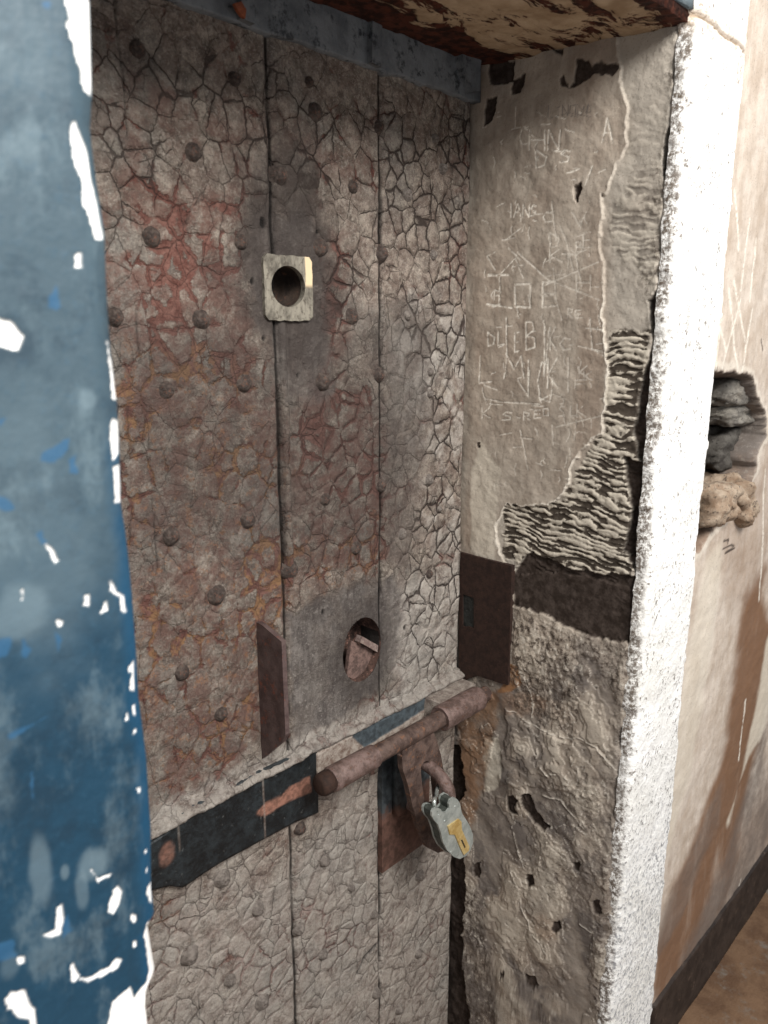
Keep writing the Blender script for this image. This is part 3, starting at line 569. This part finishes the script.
# ------------------------------------------------------------------ the door
door = info(empty('door_1', (.7, 0, 0)), 'old studded plank door with crackled grey paint over red undercoat', 'door', 'structure')
def dpar(o): o.parent = door; o.matrix_parent_inverse = door.matrix_world.inverted(); o.location = o.location; return o
door.location = (0, 0, 0)
dm = mat_door()
HA, RA = (.7335, 1.6545), (.031, .0285); HB, RB = (.881, 1.047), (.047, .059)
def doorfield(X, Z):
    n1 = fbm(X*12, Z*12, 111, 5); n2 = fbm(X*45, Z*45, 113, 4); n3 = fbm(X*5, Z*5, 117, 4); n4 = fbm(X*28, Z*28, 119, 4)
    jw = (n1-.5)*.10; A = {}
    def pg(P, w=.03, k=1.0): return soft(X, Z, Yp(P), w, jw*k)
    A['crackle'] = np.clip(.35+.9*pg([(385, 100), (480, 110), (470, 330), (465, 560), (430, 700), (400, 560), (440, 420), (400, 320), (378, 280)])+.55*pg([(265, 60), (380, 100), (380, 260), (330, 330), (330, 200), (270, 180)])+.45*pg([(80, -20), (265, 50), (265, 160), (200, 160), (90, 230)])-.2*pg([(110, 240), (270, 250), (285, 760), (150, 820)])+.0*Z, 0, 1)
    patchA = soft(X, Z, Yp([(248, 208), (300, 214), (312, 218), (322, 262), (325, 330), (330, 395), (284, 400), (275, 330), (252, 330), (250, 260)]), .010, (n2-.5)*.03+(n1-.5)*.03)*(.75+.25*ss(.4, .6, n4))
    patchB = soft(X, Z, Yp([(287, 612), (330, 592), (392, 570), (402, 600), (396, 645), (380, 690), (340, 715), (290, 745)]), .010, (n2-.5)*.03+(n1-.5)*.03)*(.72+.28*ss(.4, .6, n4))
    smear = pg([(390, 300), (430, 330), (420, 480), (410, 580), (386, 560), (385, 420)], .02, .6)
    A['smooth'] = np.clip(np.maximum.reduce([patchA*.9, patchB, smear*.30]), 0, 1)
    A['red'] = np.clip(np.maximum.reduce([.7*pg([(120, 60), (215, 95), (250, 170), (190, 160), (120, 200), (105, 120)]), .62*pg([(200, 90), (330, 120), (380, 140), (380, 200), (300, 160)]),
                     .9*pg([(95, 190), (240, 190), (250, 340), (285, 400), (290, 620), (255, 760), (150, 810), (120, 520)]), 1.0*pg([(288, 400), (380, 360), (385, 560), (330, 580), (290, 610)]), .7*pg([(310, 230), (350, 240), (345, 400), (310, 400)]),
                     .45*pg([(150, 900), (230, 880), (300, 850), (340, 880), (330, 950), (290, 1020), (200, 1020)]), .5*pg([(440, 120), (475, 120), (470, 300), (440, 280)]), .25+0*X]), 0, 1)*ss(.25, .5, n3+.15)
    A['orange'] = np.clip(np.maximum.reduce([pg([(100, 340), (250, 380), (290, 480), (290, 620), (250, 740), (150, 800), (120, 560)]), .7*pg([(290, 540), (375, 520), (380, 570), (300, 610)]), .3*pg([(120, 880), (240, 880), (220, 980), (160, 980)]), 1.5*soft(X, Z, Yp([(290, 640), (302, 650), (300, 668), (290, 668)]), .01)]), 0, 1)
    A['soot'] = np.clip(.88*np.maximum.reduce([.95*blob(X, Z, onY((286, 268)), .12, .19, (n1-.5)*1.0), .5*blob(X, Z, onY((270, 420)), .11, .2, (n1-.5)*1.2), .55*pg([(230, 160), (320, 190), (330, 240), (250, 250)], .04), .68*pg([(110, 320), (385, 320), (425, 440), (390, 570), (285, 570), (120, 560)], .07), .30*pg([(110, 540), (290, 540), (290, 760), (140, 800)], .06), .35*blob(X, Z, onY((345, 610)), .12, .12, (n1-.5)*.6),
                     .5*blob(X, Z, onY((140, 80)), .03, .03, (n1-.5)), .4*smear, .5*blob(X, Z, onY((500, 900)), .01, .01), .08*pg([(80, -20), (250, 40), (260, 250), (100, 250)], .05), .75*blob(X, Z, onY((360, 652)), .09, .11, (n1-.5)*.5)]), 0, 1)
    A['pale'] = np.clip(np.maximum.reduce([.6*ss(.022, .004, np.abs(Z-.925)+(n2-.5)*.02)*ss(.9, 1.0, Z+.1), .45*ss(.82, .70, Z+(n1-.5)*.2), .55*pg([(385, 590), (462, 560), (462, 660), (400, 690)], .03), .5*pg([(385, 300), (470, 320), (465, 560), (430, 560)], .04)*ss(.45, .6, n4),
                     .8*ss(.9, .985, .925/Z)*0, .7*blob(X, Z, (.716, 1.585), .012, .06, (n2-.5))]), 0, 1)
    dk = np.zeros(X.shape)
    for p, r in (((262, 223), .0045), ((251, 281), .003), ((262, 338), .0025), ((380, 591), .004), ((322, 612), .0035), ((403, 627), .003), ((316, 232), .002), ((297, 375), .002)):
        c = onY(p); dk = np.maximum(dk, ss(r*1.3, r*.7, np.hypot(X-c[0], (Z-c[1])*.7)+(n2-.5)*.003))
    sc = segd(X, Z, Yp([(358, 972), (364, 958), (376, 946)])); dk = np.maximum(dk, .8*ss(.006, .001, sc+(n4-.5)*.008)); dk *= 1
    # splits in the wood
    wob = (fbm(Z*12, Z*0+5, 131, 4)-.5)*.012
    for x0, z0, z1, wd, st_ in ((.497, 1.2, 1.95, .0009, .55), (.515, .3, .75, .0008, .5)):
        dk = np.maximum(dk, st_*ss(wd*1.8, wd*.5, np.abs(X-x0-wob))*ss(z0-.02, z0, Z)*ss(z1+.02, z1, Z)*ss(.35, .5, fbm(Z*20, Z*0, 133, 3)))
    A['dark'] = np.clip(dk, 0, 1)
    H = (n1-.5)*.005+(n4-.5)*.0035+(n2-.5)*.0012-dk*.004-A['smooth']*(n4-.5)*.003
    H += ss(.88, .93, Z)*.004
    H -= patchA*.002+patchB*.0015
    return A, H
zall = np.concatenate([np.linspace(.02, .27, 20)[:-1], lines(.27, 2.0, .002)])
def hole_snap(X, Z, c, r):
    a = (X-c[0])/r[0]; b = (Z-c[1])/r[1]; q = np.hypot(a, b)+1e-9; w_ = np.abs(q-1) < .0022/min(r)*.75
    return np.where(w_, c[0]+a/q*r[0], X), np.where(w_, c[1]+b/q*r[1], Z)
planks = []
for i, (xa, xb, lab) in enumerate(((.20, .7105, 'wide left plank with red and orange undercoat showing'), (.7135, .9270, 'middle plank with two round holes'), (.9290, 1.156, 'right plank with pale curling crackled paint'))):
    X, Z = np.meshgrid(np.concatenate([np.linspace(xa, .42, 8)[:-1], lines(.42, xb, .002)]) if i == 0 else lines(xa, xb, .002), zall)
    X, Z = hole_snap(X, Z, HA, RA); X, Z = hole_snap(X, Z, HB, RB)
    A, H = doorfield(X, Z)
    e = np.minimum(X-xa, xb-X); wob = fbm(Z*25, Z*0+i, 141, 4); H -= ss(.007, 0, e-(wob-.5)*.004)*.005
    if i == 1:       # bead beside the seam below the spyhole
        m = ss(1.61, 1.59, Z)*ss(1.19, 1.21, Z); t = X-xa; H += m*ss(.018, .012, t)*ss(.002, .006, t)*.004; H -= m*ss(.026, .021, t)*ss(.016, .021, t)*.004
    if i == 0:
        m = ss(1.61, 1.59, Z)*ss(1.19, 1.21, Z); A['dark'] = np.maximum(A['dark'], m*ss(.005, .001, xb-X)*.8)
    A['dark'] = np.maximum(A['dark'], ss(.0028, .0004, e+(wob-.5)*.003)*(.8 if i else .7)*ss(.2, .5, fbm(Z*9, Z*0+4+i, 151, 3)+.12))
    cx = (X[:-1, :-1]+X[1:, 1:])/2; cz = (Z[:-1, :-1]+Z[1:, 1:])/2
    keep = (np.hypot((cx-HA[0])/RA[0], (cz-HA[1])/RA[1]) > 1) & (np.hypot((cx-HB[0])/RB[0], (cz-HB[1])/RB[1]) > 1)
    o = sheet('plank', np.stack([X, -H, Z], -1), A, dm, keep=keep, back=(0, .045, 0), parent=door); info(o, lab); planks.append(o)
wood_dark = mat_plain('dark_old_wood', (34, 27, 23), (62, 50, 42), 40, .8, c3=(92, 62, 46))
def lining(name, c, r, depth, mat, y0=-.001, parent=door, wob=.0):
    bm = bmesh.new(); n = 40; R = []
    rings = [(1.0, y0), (1.0, depth)]
    for k, y in rings: R.append([bm.verts.new((c[0]+r[0]*k*math.cos(t), y, c[1]+r[1]*k*math.sin(t))) for t in (2*math.pi*j/n for j in range(n))])
    for j in range(n): bm.faces.new((R[0][j], R[0][(j+1) % n], R[1][(j+1) % n], R[1][j]))
    bm.faces.new(R[1])
    return bmobj(name, bm, mat, parent, True)
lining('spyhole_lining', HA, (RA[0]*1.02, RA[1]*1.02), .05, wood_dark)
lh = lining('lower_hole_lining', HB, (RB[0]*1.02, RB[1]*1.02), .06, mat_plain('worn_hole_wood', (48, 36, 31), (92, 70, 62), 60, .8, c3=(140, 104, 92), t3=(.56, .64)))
# broken slip of wood wedged in the lower hole
prism('broken_slat', Yp([(350, 640), (383, 655), (362, 682), (345, 676)], .02), .016, .024, mat_plain('broken_wood', (84, 68, 62), (128, 104, 96), 90, .8, c3=(60, 44, 38)), door, .001)
prism('broken_slat', Yp([(356, 634), (388, 652), (386, 658), (354, 640)], .02), .004, .018, mat_plain('pale_broken_edge', (150, 134, 126), (110, 90, 84), 90, .8), door, .001)
# wooden spyhole plate
cx_, cz_ = HA; n = 40; ang = [2*math.pi*(k+.5)/n for k in range(n)]
x0, x1, z0, z1 = .690, .779, 1.607, 1.697
def sq(t):
    c, s_ = math.cos(t), math.sin(t); k = 1/max(abs(c), abs(s_)); px = c*k; pz = s_*k
    return (cx_+(px*(x1-cx_) if px > 0 else px*(cx_-x0)), cz_+(pz*(z1-cz_) if pz > 0 else pz*(cz_-z0)))
sp_pts = [sq(t) for t in ang]; rn = random.Random(3); sp_pts = [(a+rn.uniform(-.0009, .0009), b+rn.uniform(-.0009, .0009)) for a, b in sp_pts]
g = G('bare_spyhole_wood'); nn = g.noise(60, 5, .75, g.scl(1, 1, .4))
gx = g.t.nodes.new('ShaderNodeSeparateXYZ'); g.t.links.new(g.co, gx.inputs[0])
raw = g.mul(g.st(g.add(gx.outputs[0], g.mul(g.sub(nn, .5), .006)), .7645, .767), g.st(gx.outputs[2], 1.652, 1.660))
col = g.mix(g.st(nn, .35, .65), (84, 79, 71), (140, 134, 121)); col = g.mix(g.mul(g.st(g.noise(120, 4), .55, .62), .6), col, (66, 58, 50)); col = g.mix(raw, col, (214, 192, 156))
info(prism('spyhole_plate', sp_pts, -.0075, .002, g.fin(col, .75, nn, .001, .6), door, .0012, [(cx_+RA[0]*math.cos(t), cz_+RA[1]*math.sin(t)) for t in ang]), 'square pale wooden surround of the upper round hole')
# iron studs
sm_ = mat_plain('painted_iron_stud', (58, 49, 45), (96, 85, 78), 110, .65, c3=(112, 78, 64), t3=(.55, .66), bump=.003)
def stud_mesh(seed):
    bm = bmesh.new(); rn = random.Random(seed); n = 14; R = .0118; prof = [(1.35, .003), (1.1, -.0008), (.92, -.0045), (.66, -.0078), (.32, -.0094)]; rings = []
    for k, y in prof: rings.append([bm.verts.new((R*k*math.cos(t)*(1+rn.uniform(-.09, .09)), y+rn.uniform(-.0009, .0009), R*k*math.sin(t)*(1+rn.uniform(-.09, .09)))) for t in (2*math.pi*j/n for j in range(n))])
    top_ = bm.verts.new((0, -.0096, 0))
    for a, b in zip(rings[:-1], rings[1:]):
        for j in range(n): bm.faces.new((a[j], a[(j+1) % n], b[(j+1) % n], b[j]))
    for j in range(n): bm.faces.new((rings[-1][j], rings[-1][(j+1) % n], top_))
    bmesh.ops.recalc_face_normals(bm, faces=bm.faces); me = bpy.data.meshes.new('stud'); bm.to_mesh(me); bm.free(); me.materials.append(sm_); me.shade_smooth(); return me
sms = [stud_mesh(k) for k in range(4)]; sm_ = mat_plain('grey_painted_stud', (98, 90, 84), (142, 133, 125), 90, .7, c3=(80, 68, 62), t3=(.58, .68), bump=.003); sms += [stud_mesh(k) for k in range(4, 8)]
studs = [(137, 49, .8), (151, 237, 1), (193, 152, .9), (235, 79, .7), (280, 175, 1), (315, 112, 1), (352, 187, .8), (382, 254, 1), (407, 195, .9), (321, 247, 1), (435, 139, .6), (433, 255, .7), (379, 127, .7), (241, 242, .8), (443, 169, .7), (201, 320, 1), (166, 390, .9), (244, 383, 1),
         (323, 382, 1), (379, 375, .9), (352, 316, 1), (407, 316, .7), (430, 372, .6), (430, 394, .6), (325, 499, .8), (248, 520, 1), (171, 536, 1.05), (291, 570, 1.05), (356, 548, .9), (381, 486, .9), (429, 480, .8), (402, 534, .8), (439, 509, .5), (429, 574, .7), (115, 317, .9),
         (217, 595, 1.1), (182, 673, .9), (221, 714, .9), (224, 880, .9), (259, 910, .8), (191, 957, 1), (231, 981, .7), (263, 1003, .9), (326, 862, .7), (300, 930, .8), (324, 955, .7), (352, 888, .5), (301, 829, .8), (421, 876, .8), (419, 954, .7), (377, 994, .7), (400, 1010, .7), (375, 915, .6), (309, 82, .6)]
for i, (a, b, s_) in enumerate(studs):
    x, z = onY((a, b), -.004); o = bpy.data.objects.new('stud', sms[i % 4+(4 if b > 845 or (a > 395 and b < 560) else 0)]); C.objects.link(o); o.parent = door
    o.location = (x, -.002, z); o.scale = (s_*1.05, .75+.3*s_, s_*1.05); o.rotation_euler = (0, i*1.7, 0)

rust = mat_plain('rusty_iron', (66, 52, 47), (104, 86, 78), 45, .68, .15, c3=(122, 88, 68), t3=(.55, .66), bump=.0016)
rust_lt = mat_plain('worn_rusty_iron', (84, 68, 62), (124, 104, 98), 60, .55, .15, c3=(92, 66, 54), t3=(.55, .65), bump=.0012)
rust_dk = mat_plain('dark_rust', (40, 27, 21), (58, 40, 32), 70, .8, .0, c3=(72, 48, 38), t3=(.6, .7), bump=.001)

# black iron strap
topP = [(154, 841), (169, 831), (179, 815), (192, 805), (218, 796), (257, 772), (286, 759), (311, 749)]; botP = [(153, 889), (169, 885), (182, 887), (218, 863), (257, 842), (296, 821), (318, 812)]
T = Yp(topP, -.009); B = Yp(botP, -.009); T = [(.36, T[0][1]-.002)]+T; B = [(.36, B[0][1])]+B
X, V = np.meshgrid(lines(.36, .764, .003), np.linspace(0, 1, 36)); zt = np.interp(X, [p[0] for p in T], [p[1] for p in T]); zb = np.interp(X, [p[0] for p in B], [p[1] for p in B]); Z = zb+(zt-zb)*V
nb = fbm(X*25, Z*25, 161, 4); pat = Yp([(256, 812), (265, 803), (281, 795), (288, 787), (309, 775), (311, 791), (288, 801), (265, 815)], -.009)
A = {'patch': np.maximum(soft(X, Z, pat, .0015, (nb-.5)*.008), .6*blob(X, Z, onY((166, 855), -.009), .012, .016, (nb-.5))), 'crust': .5*ss(.0022, .0008, np.abs(X-onY((263, 800), -.009)[0]))+.35*ss(.0022, .0008, np.abs(X-onY((178, 830), -.009)[0]))*ss(.5, .6, V)}
info(sheet('iron_strap', np.stack([X, -.011-(nb-.5)*.002, Z], -1), A, mat_strap('black_paint', (17, 20, 22), (38, 44, 47), (150, 108, 92)), back=(0, .014, 0), parent=door), 'black painted iron strap left of the bolt')
# crusted strap behind the bolt with a slate blue patch
X, Z = np.meshgrid(lines(.762, 1.154, .003), lines(.835, .899, .0025)); nb = fbm(X*30, Z*30, 167, 4)
bp = Yp([(355, 722), (372, 712), (392, 704), (425, 687), (428, 706), (400, 726), (364, 748), (352, 738)], -.012)
m = soft(X, Z, bp, .0012, (nb-.5)*.006); A = {'patch': m, 'crust': 1-m}
sheet('bolt_strap', np.stack([X, -.014-(nb-.5)*.005+m*.002, Z], -1), A, mat_strap('crusted_paint', (120, 108, 98), (140, 128, 118), (80, 89, 94)), back=(0, .016, 0), parent=door)
# pale ledge above both straps
X, V = np.meshgrid(lines(.30, 1.156, .0025), np.linspace(0, 1, 14)); n9 = fbm(X*22, V*1.5, 171, 4); e9 = fbm(X*40, X*0, 173, 4)
Z = .9+(e9-.5)*.010+(.020+(e9-.5)*.008)*V; Yv = -.006-.013*np.sin(np.clip(V*1.15+.05, 0, 1)*math.pi)**.6-(n9-.5)*.006
A = {k: np.zeros(X.shape) for k in ('crackle', 'smooth', 'red', 'soot', 'dark', 'orange')}; A['pale'] = X*0+.55; A['red'] += .35; A['crackle'] += .3; A['orange'] += .3*ss(.75, .95, X); A['smooth'] += .25
sheet('ledge', np.stack([X, Yv, Z], -1), A, dm, back=(0, .02, 0), parent=door)
# top rail, slate blue iron
slate = mat_plain('slate_blue_paint', (88, 92, 96), (116, 120, 123), 22, .5, c3=(46, 50, 54), t3=(.52, .66), bump=.0015, spec=.4)
X, Z = np.meshgrid(lines(.22, 1.163, .004), lines(1.972, 2.05, .003)); nb = fbm(X*20, Z*20, 181, 4)
tr = sheet('top_rail', np.stack([X, -.014-(nb-.5)*.004, Z+(1-ss(1.972, 1.985, Z))*(fbm(X*30, X*0, 183, 3)-.5)*.008], -1), {}, slate, back=(0, .016, 0), parent=door); info(tr, 'slate blue painted iron rail across the top of the door')
for px in ((372, 45), (243, 5)):
    x, z = onY(px, -.014); prism('rail_clip', [(x-.010, 1.974), (x+.010, 1.972), (x+.012, 2.04), (x-.008, 2.04)], -.024, -.012, slate, door, .003)
x, z = onY((466, 80), -.014); prism('rail_clip', [(x-.03, 2.02), (x+.0, 1.980), (x+.018, 1.984), (x+.020, 2.04), (x-.03, 2.04)], -.030, -.012, slate, door, .004)
prism('rust_flake', Yp([(233, 4), (240, 2), (245, 10), (244, 19), (240, 16), (236, 10)], -.026), -.029, -.024, mat_plain('orange_rust', (150, 84, 56), (116, 66, 48), 90), door, .001)
# upright iron fin
xf = .659
bm = bmesh.new(); pts = [(0, .929), (0, 1.165), (-.020, 1.163), (-.064, 1.150), (-.066, 1.0), (-.058, .985)]
A_ = [bm.verts.new((xf-.004, a, b)) for a, b in pts]; B_ = [bm.verts.new((xf+.004, a, b)) for a, b in pts]
for i in range(len(pts)): j = (i+1) % len(pts); bm.faces.new((A_[i], A_[j], B_[j], B_[i]))
bm.faces.new(A_[::-1]); bm.faces.new(B_)
fin = bmobj('iron_fin', bm, mat_plain('purple_brown_iron', (72, 58, 56), (98, 82, 79), 50, .6, .1, c3=(112, 70, 58), t3=(.56, .66), bump=.0012), door, False, .0015); info(fin, 'upright brown iron plate projecting beside the lower hole')
# staple plate below the bolt
g = G('two_tone_iron'); gz = g.t.nodes.new('ShaderNodeSeparateXYZ'); g.t.links.new(g.co, gz.inputs[0])
lim = g.st(g.add(gz.outputs[2], g.mul(g.sub(g.noise(30, 5, .7), .5), .08)), .695, .712)
col = g.mix(lim, g.mix(g.st(g.noise(60, 5, .7), .35, .65), (76, 56, 48), (108, 80, 70)), g.mix(g.st(g.noise(40, 4), .4, .6), (42, 46, 49), (66, 72, 75)))
tt = g.fin(col, .6, g.noise(150, 4), .001, .6)
stp = box('staple_plate', (.923, -.010, .571), (1.061, .002, .845), tt, door, .0015); info(stp, 'blue black over rust iron plate behind the hasp')
prism('staple_knuckle', [(.950, .690), (.975, .682), (.985, .72), (.985, .84), (.948, .84)], -.026, -.008, tt, door, .008, smooth=True)
# bracket sleeve that carries the bolt near the wall
BY, BZ = -.067, .883
sv = lathe_x('bolt_bracket', [(1.021, .0165), (1.020, .0225), (1.023, .0245), (1.060, .0240), (1.10, .0245), (1.136, .0238), (1.138, .018), (1.10, .0172), (1.021, .0165)], (BY, BZ), rust_lt, door, 36, .0004, 7)
prism('bracket_foot', [(1.035, .862), (1.15, .862), (1.152, .902), (1.04, .900)], -.050, -.012, mat_plain('crusted_bracket_paint', (118, 106, 98), (162, 152, 142), 60, .8, c3=(96, 70, 58), bump=.003), door, .006)
tube('staple_loop', [(.985, -.008, .800), (.985, -.05, .803), (.985, -.088, .797), (.985, -.114, .780), (.985, -.121, .757), (.985, -.110, .734), (.985, -.08, .716), (.985, -.04, .702), (.985, -.008, .700)], .0122, rust_lt, door, 18)

# ------------------------------------------------------------------ sliding bolt
bolt = info(empty('sliding_bolt', (.945, BY, BZ)), 'long rusty round iron sliding bolt shot across the door into the wall', 'bolt')
bolt.location = (0, 0, 0)
lathe_x('bolt_rod', [(.745, 0), (.745, .0155), (.86, .0160), (1.0, .0158), (1.1, .0155), (1.178, .0150), (1.180, 0)], (BY, BZ), rust, bolt, 32, .00035, 2)
lathe_x('bolt_collar', [(.742, 0), (.742, .0190), (.745, .0212), (.800, .0208), (.838, .0204), (.844, .0195), (.845, .0158)], (BY, BZ), rust_lt, bolt, 36, .0004, 3)
lathe_x('bolt_head', [(.716, 0), (.716, .0125), (.719, .0165), (.724, .0185), (.736, .0195), (.739, .0175), (.744, .0165)], (BY, BZ), rust_dk, bolt, 32, .0004, 4)
HY = -.076
outer_ = [(402, 757), (411, 744), (424, 740), (436, 738), (441, 755), (444, 772), (447, 790), (449, 810), (450, 835), (447, 850), (438, 853), (428, 848), (420, 830), (413, 808), (408, 785), (403, 770)]
inner_ = [(422, 767), (425, 762), (428, 761), (432, 763), (434, 769), (436, 776), (437, 786), (438, 797), (438, 812), (437, 822), (434, 824), (431, 820), (428, 808), (425, 796), (423, 784), (422, 773)]
inner_ = [(a-1, b) for a, b in inner_]
info(prism('hasp', Yp(outer_, HY), HY, HY+.012, rust, bolt, .0018, Yp(inner_, HY)), 'slotted rusty hasp hanging from the bolt')
prism('hasp_neck', Yp([(403, 758), (403, 747), (434, 732), (437, 741), (424, 748)], HY), HY+.001, HY+.012, rust, bolt, .002)

# ------------------------------------------------------------------ padlock
LY = -.158
galv = mat_plain('galvanised_steel', (146, 152, 147), (178, 182, 176), 50, .38, .4, c3=(112, 116, 112), t3=(.56, .7), bump=.0004, spec=.5)
lock = info(empty('padlock', (0, 0, 0)), 'galvanised steel lever padlock with brass keyhole cover hanging from the hasp', 'padlock')
body = [(432, 812), (433.5, 809), (437, 808), (440.5, 809), (443, 812.5), (447, 812), (449.5, 808.5), (449, 804), (450, 800), (454, 797.5), (457, 799), (460, 803), (461, 809), (462.5, 814), (466, 819.5), (470, 826), (473, 834.5), (473, 843), (470, 851), (466, 856), (460, 859), (454, 857), (447, 850), (443, 842), (441, 833), (438, 824.5), (434, 820), (432, 816)]
FB = Yp(body, LY); prism('front_plate', FB, LY, LY+.004, galv, lock, .0010)
mx_, mz_ = sum(p[0] for p in FB)/len(FB), sum(p[1] for p in FB)/len(FB)
prism('body', [(mx_+(a-mx_)*.955, mz_+(b-mz_)*.965) for a, b in FB], LY+.004, LY+.021, mat_plain('dark_case_steel', (58, 62, 58), (88, 92, 86), 70, .55, .3, bump=.0006), lock, .001)  # case sides coloured darker than the front and back plates
prism('back_plate', FB, LY+.021, LY+.024, galv, lock, .0008)
brass = mat_plain('brass', (206, 172, 104), (228, 204, 146), 60, .35, .55, c3=(170, 128, 66), t3=(.6, .7), bump=.0003, spec=.5)
kc = [(447, 826), (458, 818.5), (460.5, 821), (461, 829), (464, 836), (468.5, 846), (468, 850), (463, 854.5), (459, 846), (454, 834), (449, 834)]
kp = prism('keyhole_cover', Yp(kc, LY), LY-.0025, LY+.001, brass, lock, .0006)
prism('keyhole_slot', Yp([(460.8, 840), (462.2, 839.5), (465.5, 847), (464.5, 848)], LY-.0025), LY-.0029, LY-.001, mat_plain('slot_shadow', (40, 34, 24), (60, 50, 34), 50), kp)
for p in ((455, 806.5), (444.7, 821), (438.5, 815), (451, 852)):
    x, z = onY(p, LY); bm = bmesh.new(); bmesh.ops.create_uvsphere(bm, u_segments=12, v_segments=8, radius=.0024)
    for v in bm.verts: v.co = Vector((x+v.co.x, LY+v.co.y*.5, z+v.co.z))
    bmobj('rivet', bm, galv, lock, True)
def pt(px, Y): q = onY(px, Y); return (q[0], Y, q[1])
tube('shackle', [pt((437, 816), LY+.012), pt((434.3, 806), LY+.014), pt((434.3, 799), LY+.020), (.958, -.112, .765), (.985, -.096, .772), (1.003, -.108, .762), pt((454, 801), LY+.022), pt((456, 808), LY+.012)], .0040, mat_plain('bright_shackle', (190, 196, 190), (214, 218, 212), 40, .25, .8, bump=.0002, spec=.5), lock, 14)

# ------------------------------------------------------------------ keeper plate fixed to the reveal
kpY = Xp([(459, 552), (512, 566), (510, 640), (508, 685), (500, 683), (486, 680), (478, 676), (470, 678), (459, 684)], RX-.006)
kk = info(empty('keeper_plate', (0, 0, 0)), 'dark rusty rectangular iron keeper plate on the plaster above the bolt hole', 'metal plate')
slotp = Xp([(463, 594), (474, 598), (474, 628), (463, 626)], RX-.006)
def rect_ring(n=4): pass
bm = bmesh.new(); xo = RX-.007
pl = [(-a, b) for a, b in kpY]; sl = [(-a, b) for a, b in slotp]
ymin = min(p[0] for p in pl)
def kv(p, x): return bm.verts.new((x, p[0], p[1]))
# front and back faces as a ring: outer 8 corners round the slot's 4
O8 = [pl[0], pl[1], pl[2], pl[3], pl[4], pl[6], pl[7], pl[8]]; I8 = [sl[0], sl[1], ((sl[1][0]+sl[2][0])/2, (sl[1][1]+sl[2][1])/2), sl[2], ((sl[2][0]*.7+sl[3][0]*.3), sl[2][1]), ((sl[2][0]+sl[3][0])/2, sl[2][1]), (sl[3][0]*.8+sl[2][0]*.2, sl[3][1]), sl[3]]
Fo = [kv(p, xo) for p in O8]; Bo = [kv(p, xo+.012) for p in O8]; Fi = [kv(p, xo) for p in I8]; Bi = [kv(p, xo+.012) for p in I8]
for i in range(8):
    j = (i+1) % 8
    bm.faces.new((Fo[i], Fo[j], Fi[j], Fi[i])); bm.faces.new((Bo[i], Bi[i], Bi[j], Bo[j])); bm.faces.new((Fo[i], Bo[i], Bo[j], Fo[j])); bm.faces.new((Fi[i], Fi[j], Bi[j], Bi[i]))
bmobj('plate', bm, mat_plain('keeper_rust', (38, 25, 20), (54, 37, 30), 80, .85, .0, c3=(68, 44, 34), t3=(.6, .7), bump=.0008), kk, False)
bm = bmesh.new(); q = [(s_[0], s_[1]) for s_ in sl]; f0 = [kv(p, RX-.0045) for p in q]; f1 = [kv(p, RX+.02) for p in q]
bm.faces.new(f0); bm.faces.new(f1[::-1])
for i in range(4): bm.faces.new((f0[i], f0[(i+1) % 4], f1[(i+1) % 4], f1[i]))
bmobj('slot_back', bm, mat_plain('dark_slot_metal', (24, 24, 23), (48, 50, 48), 60, .6), kk)
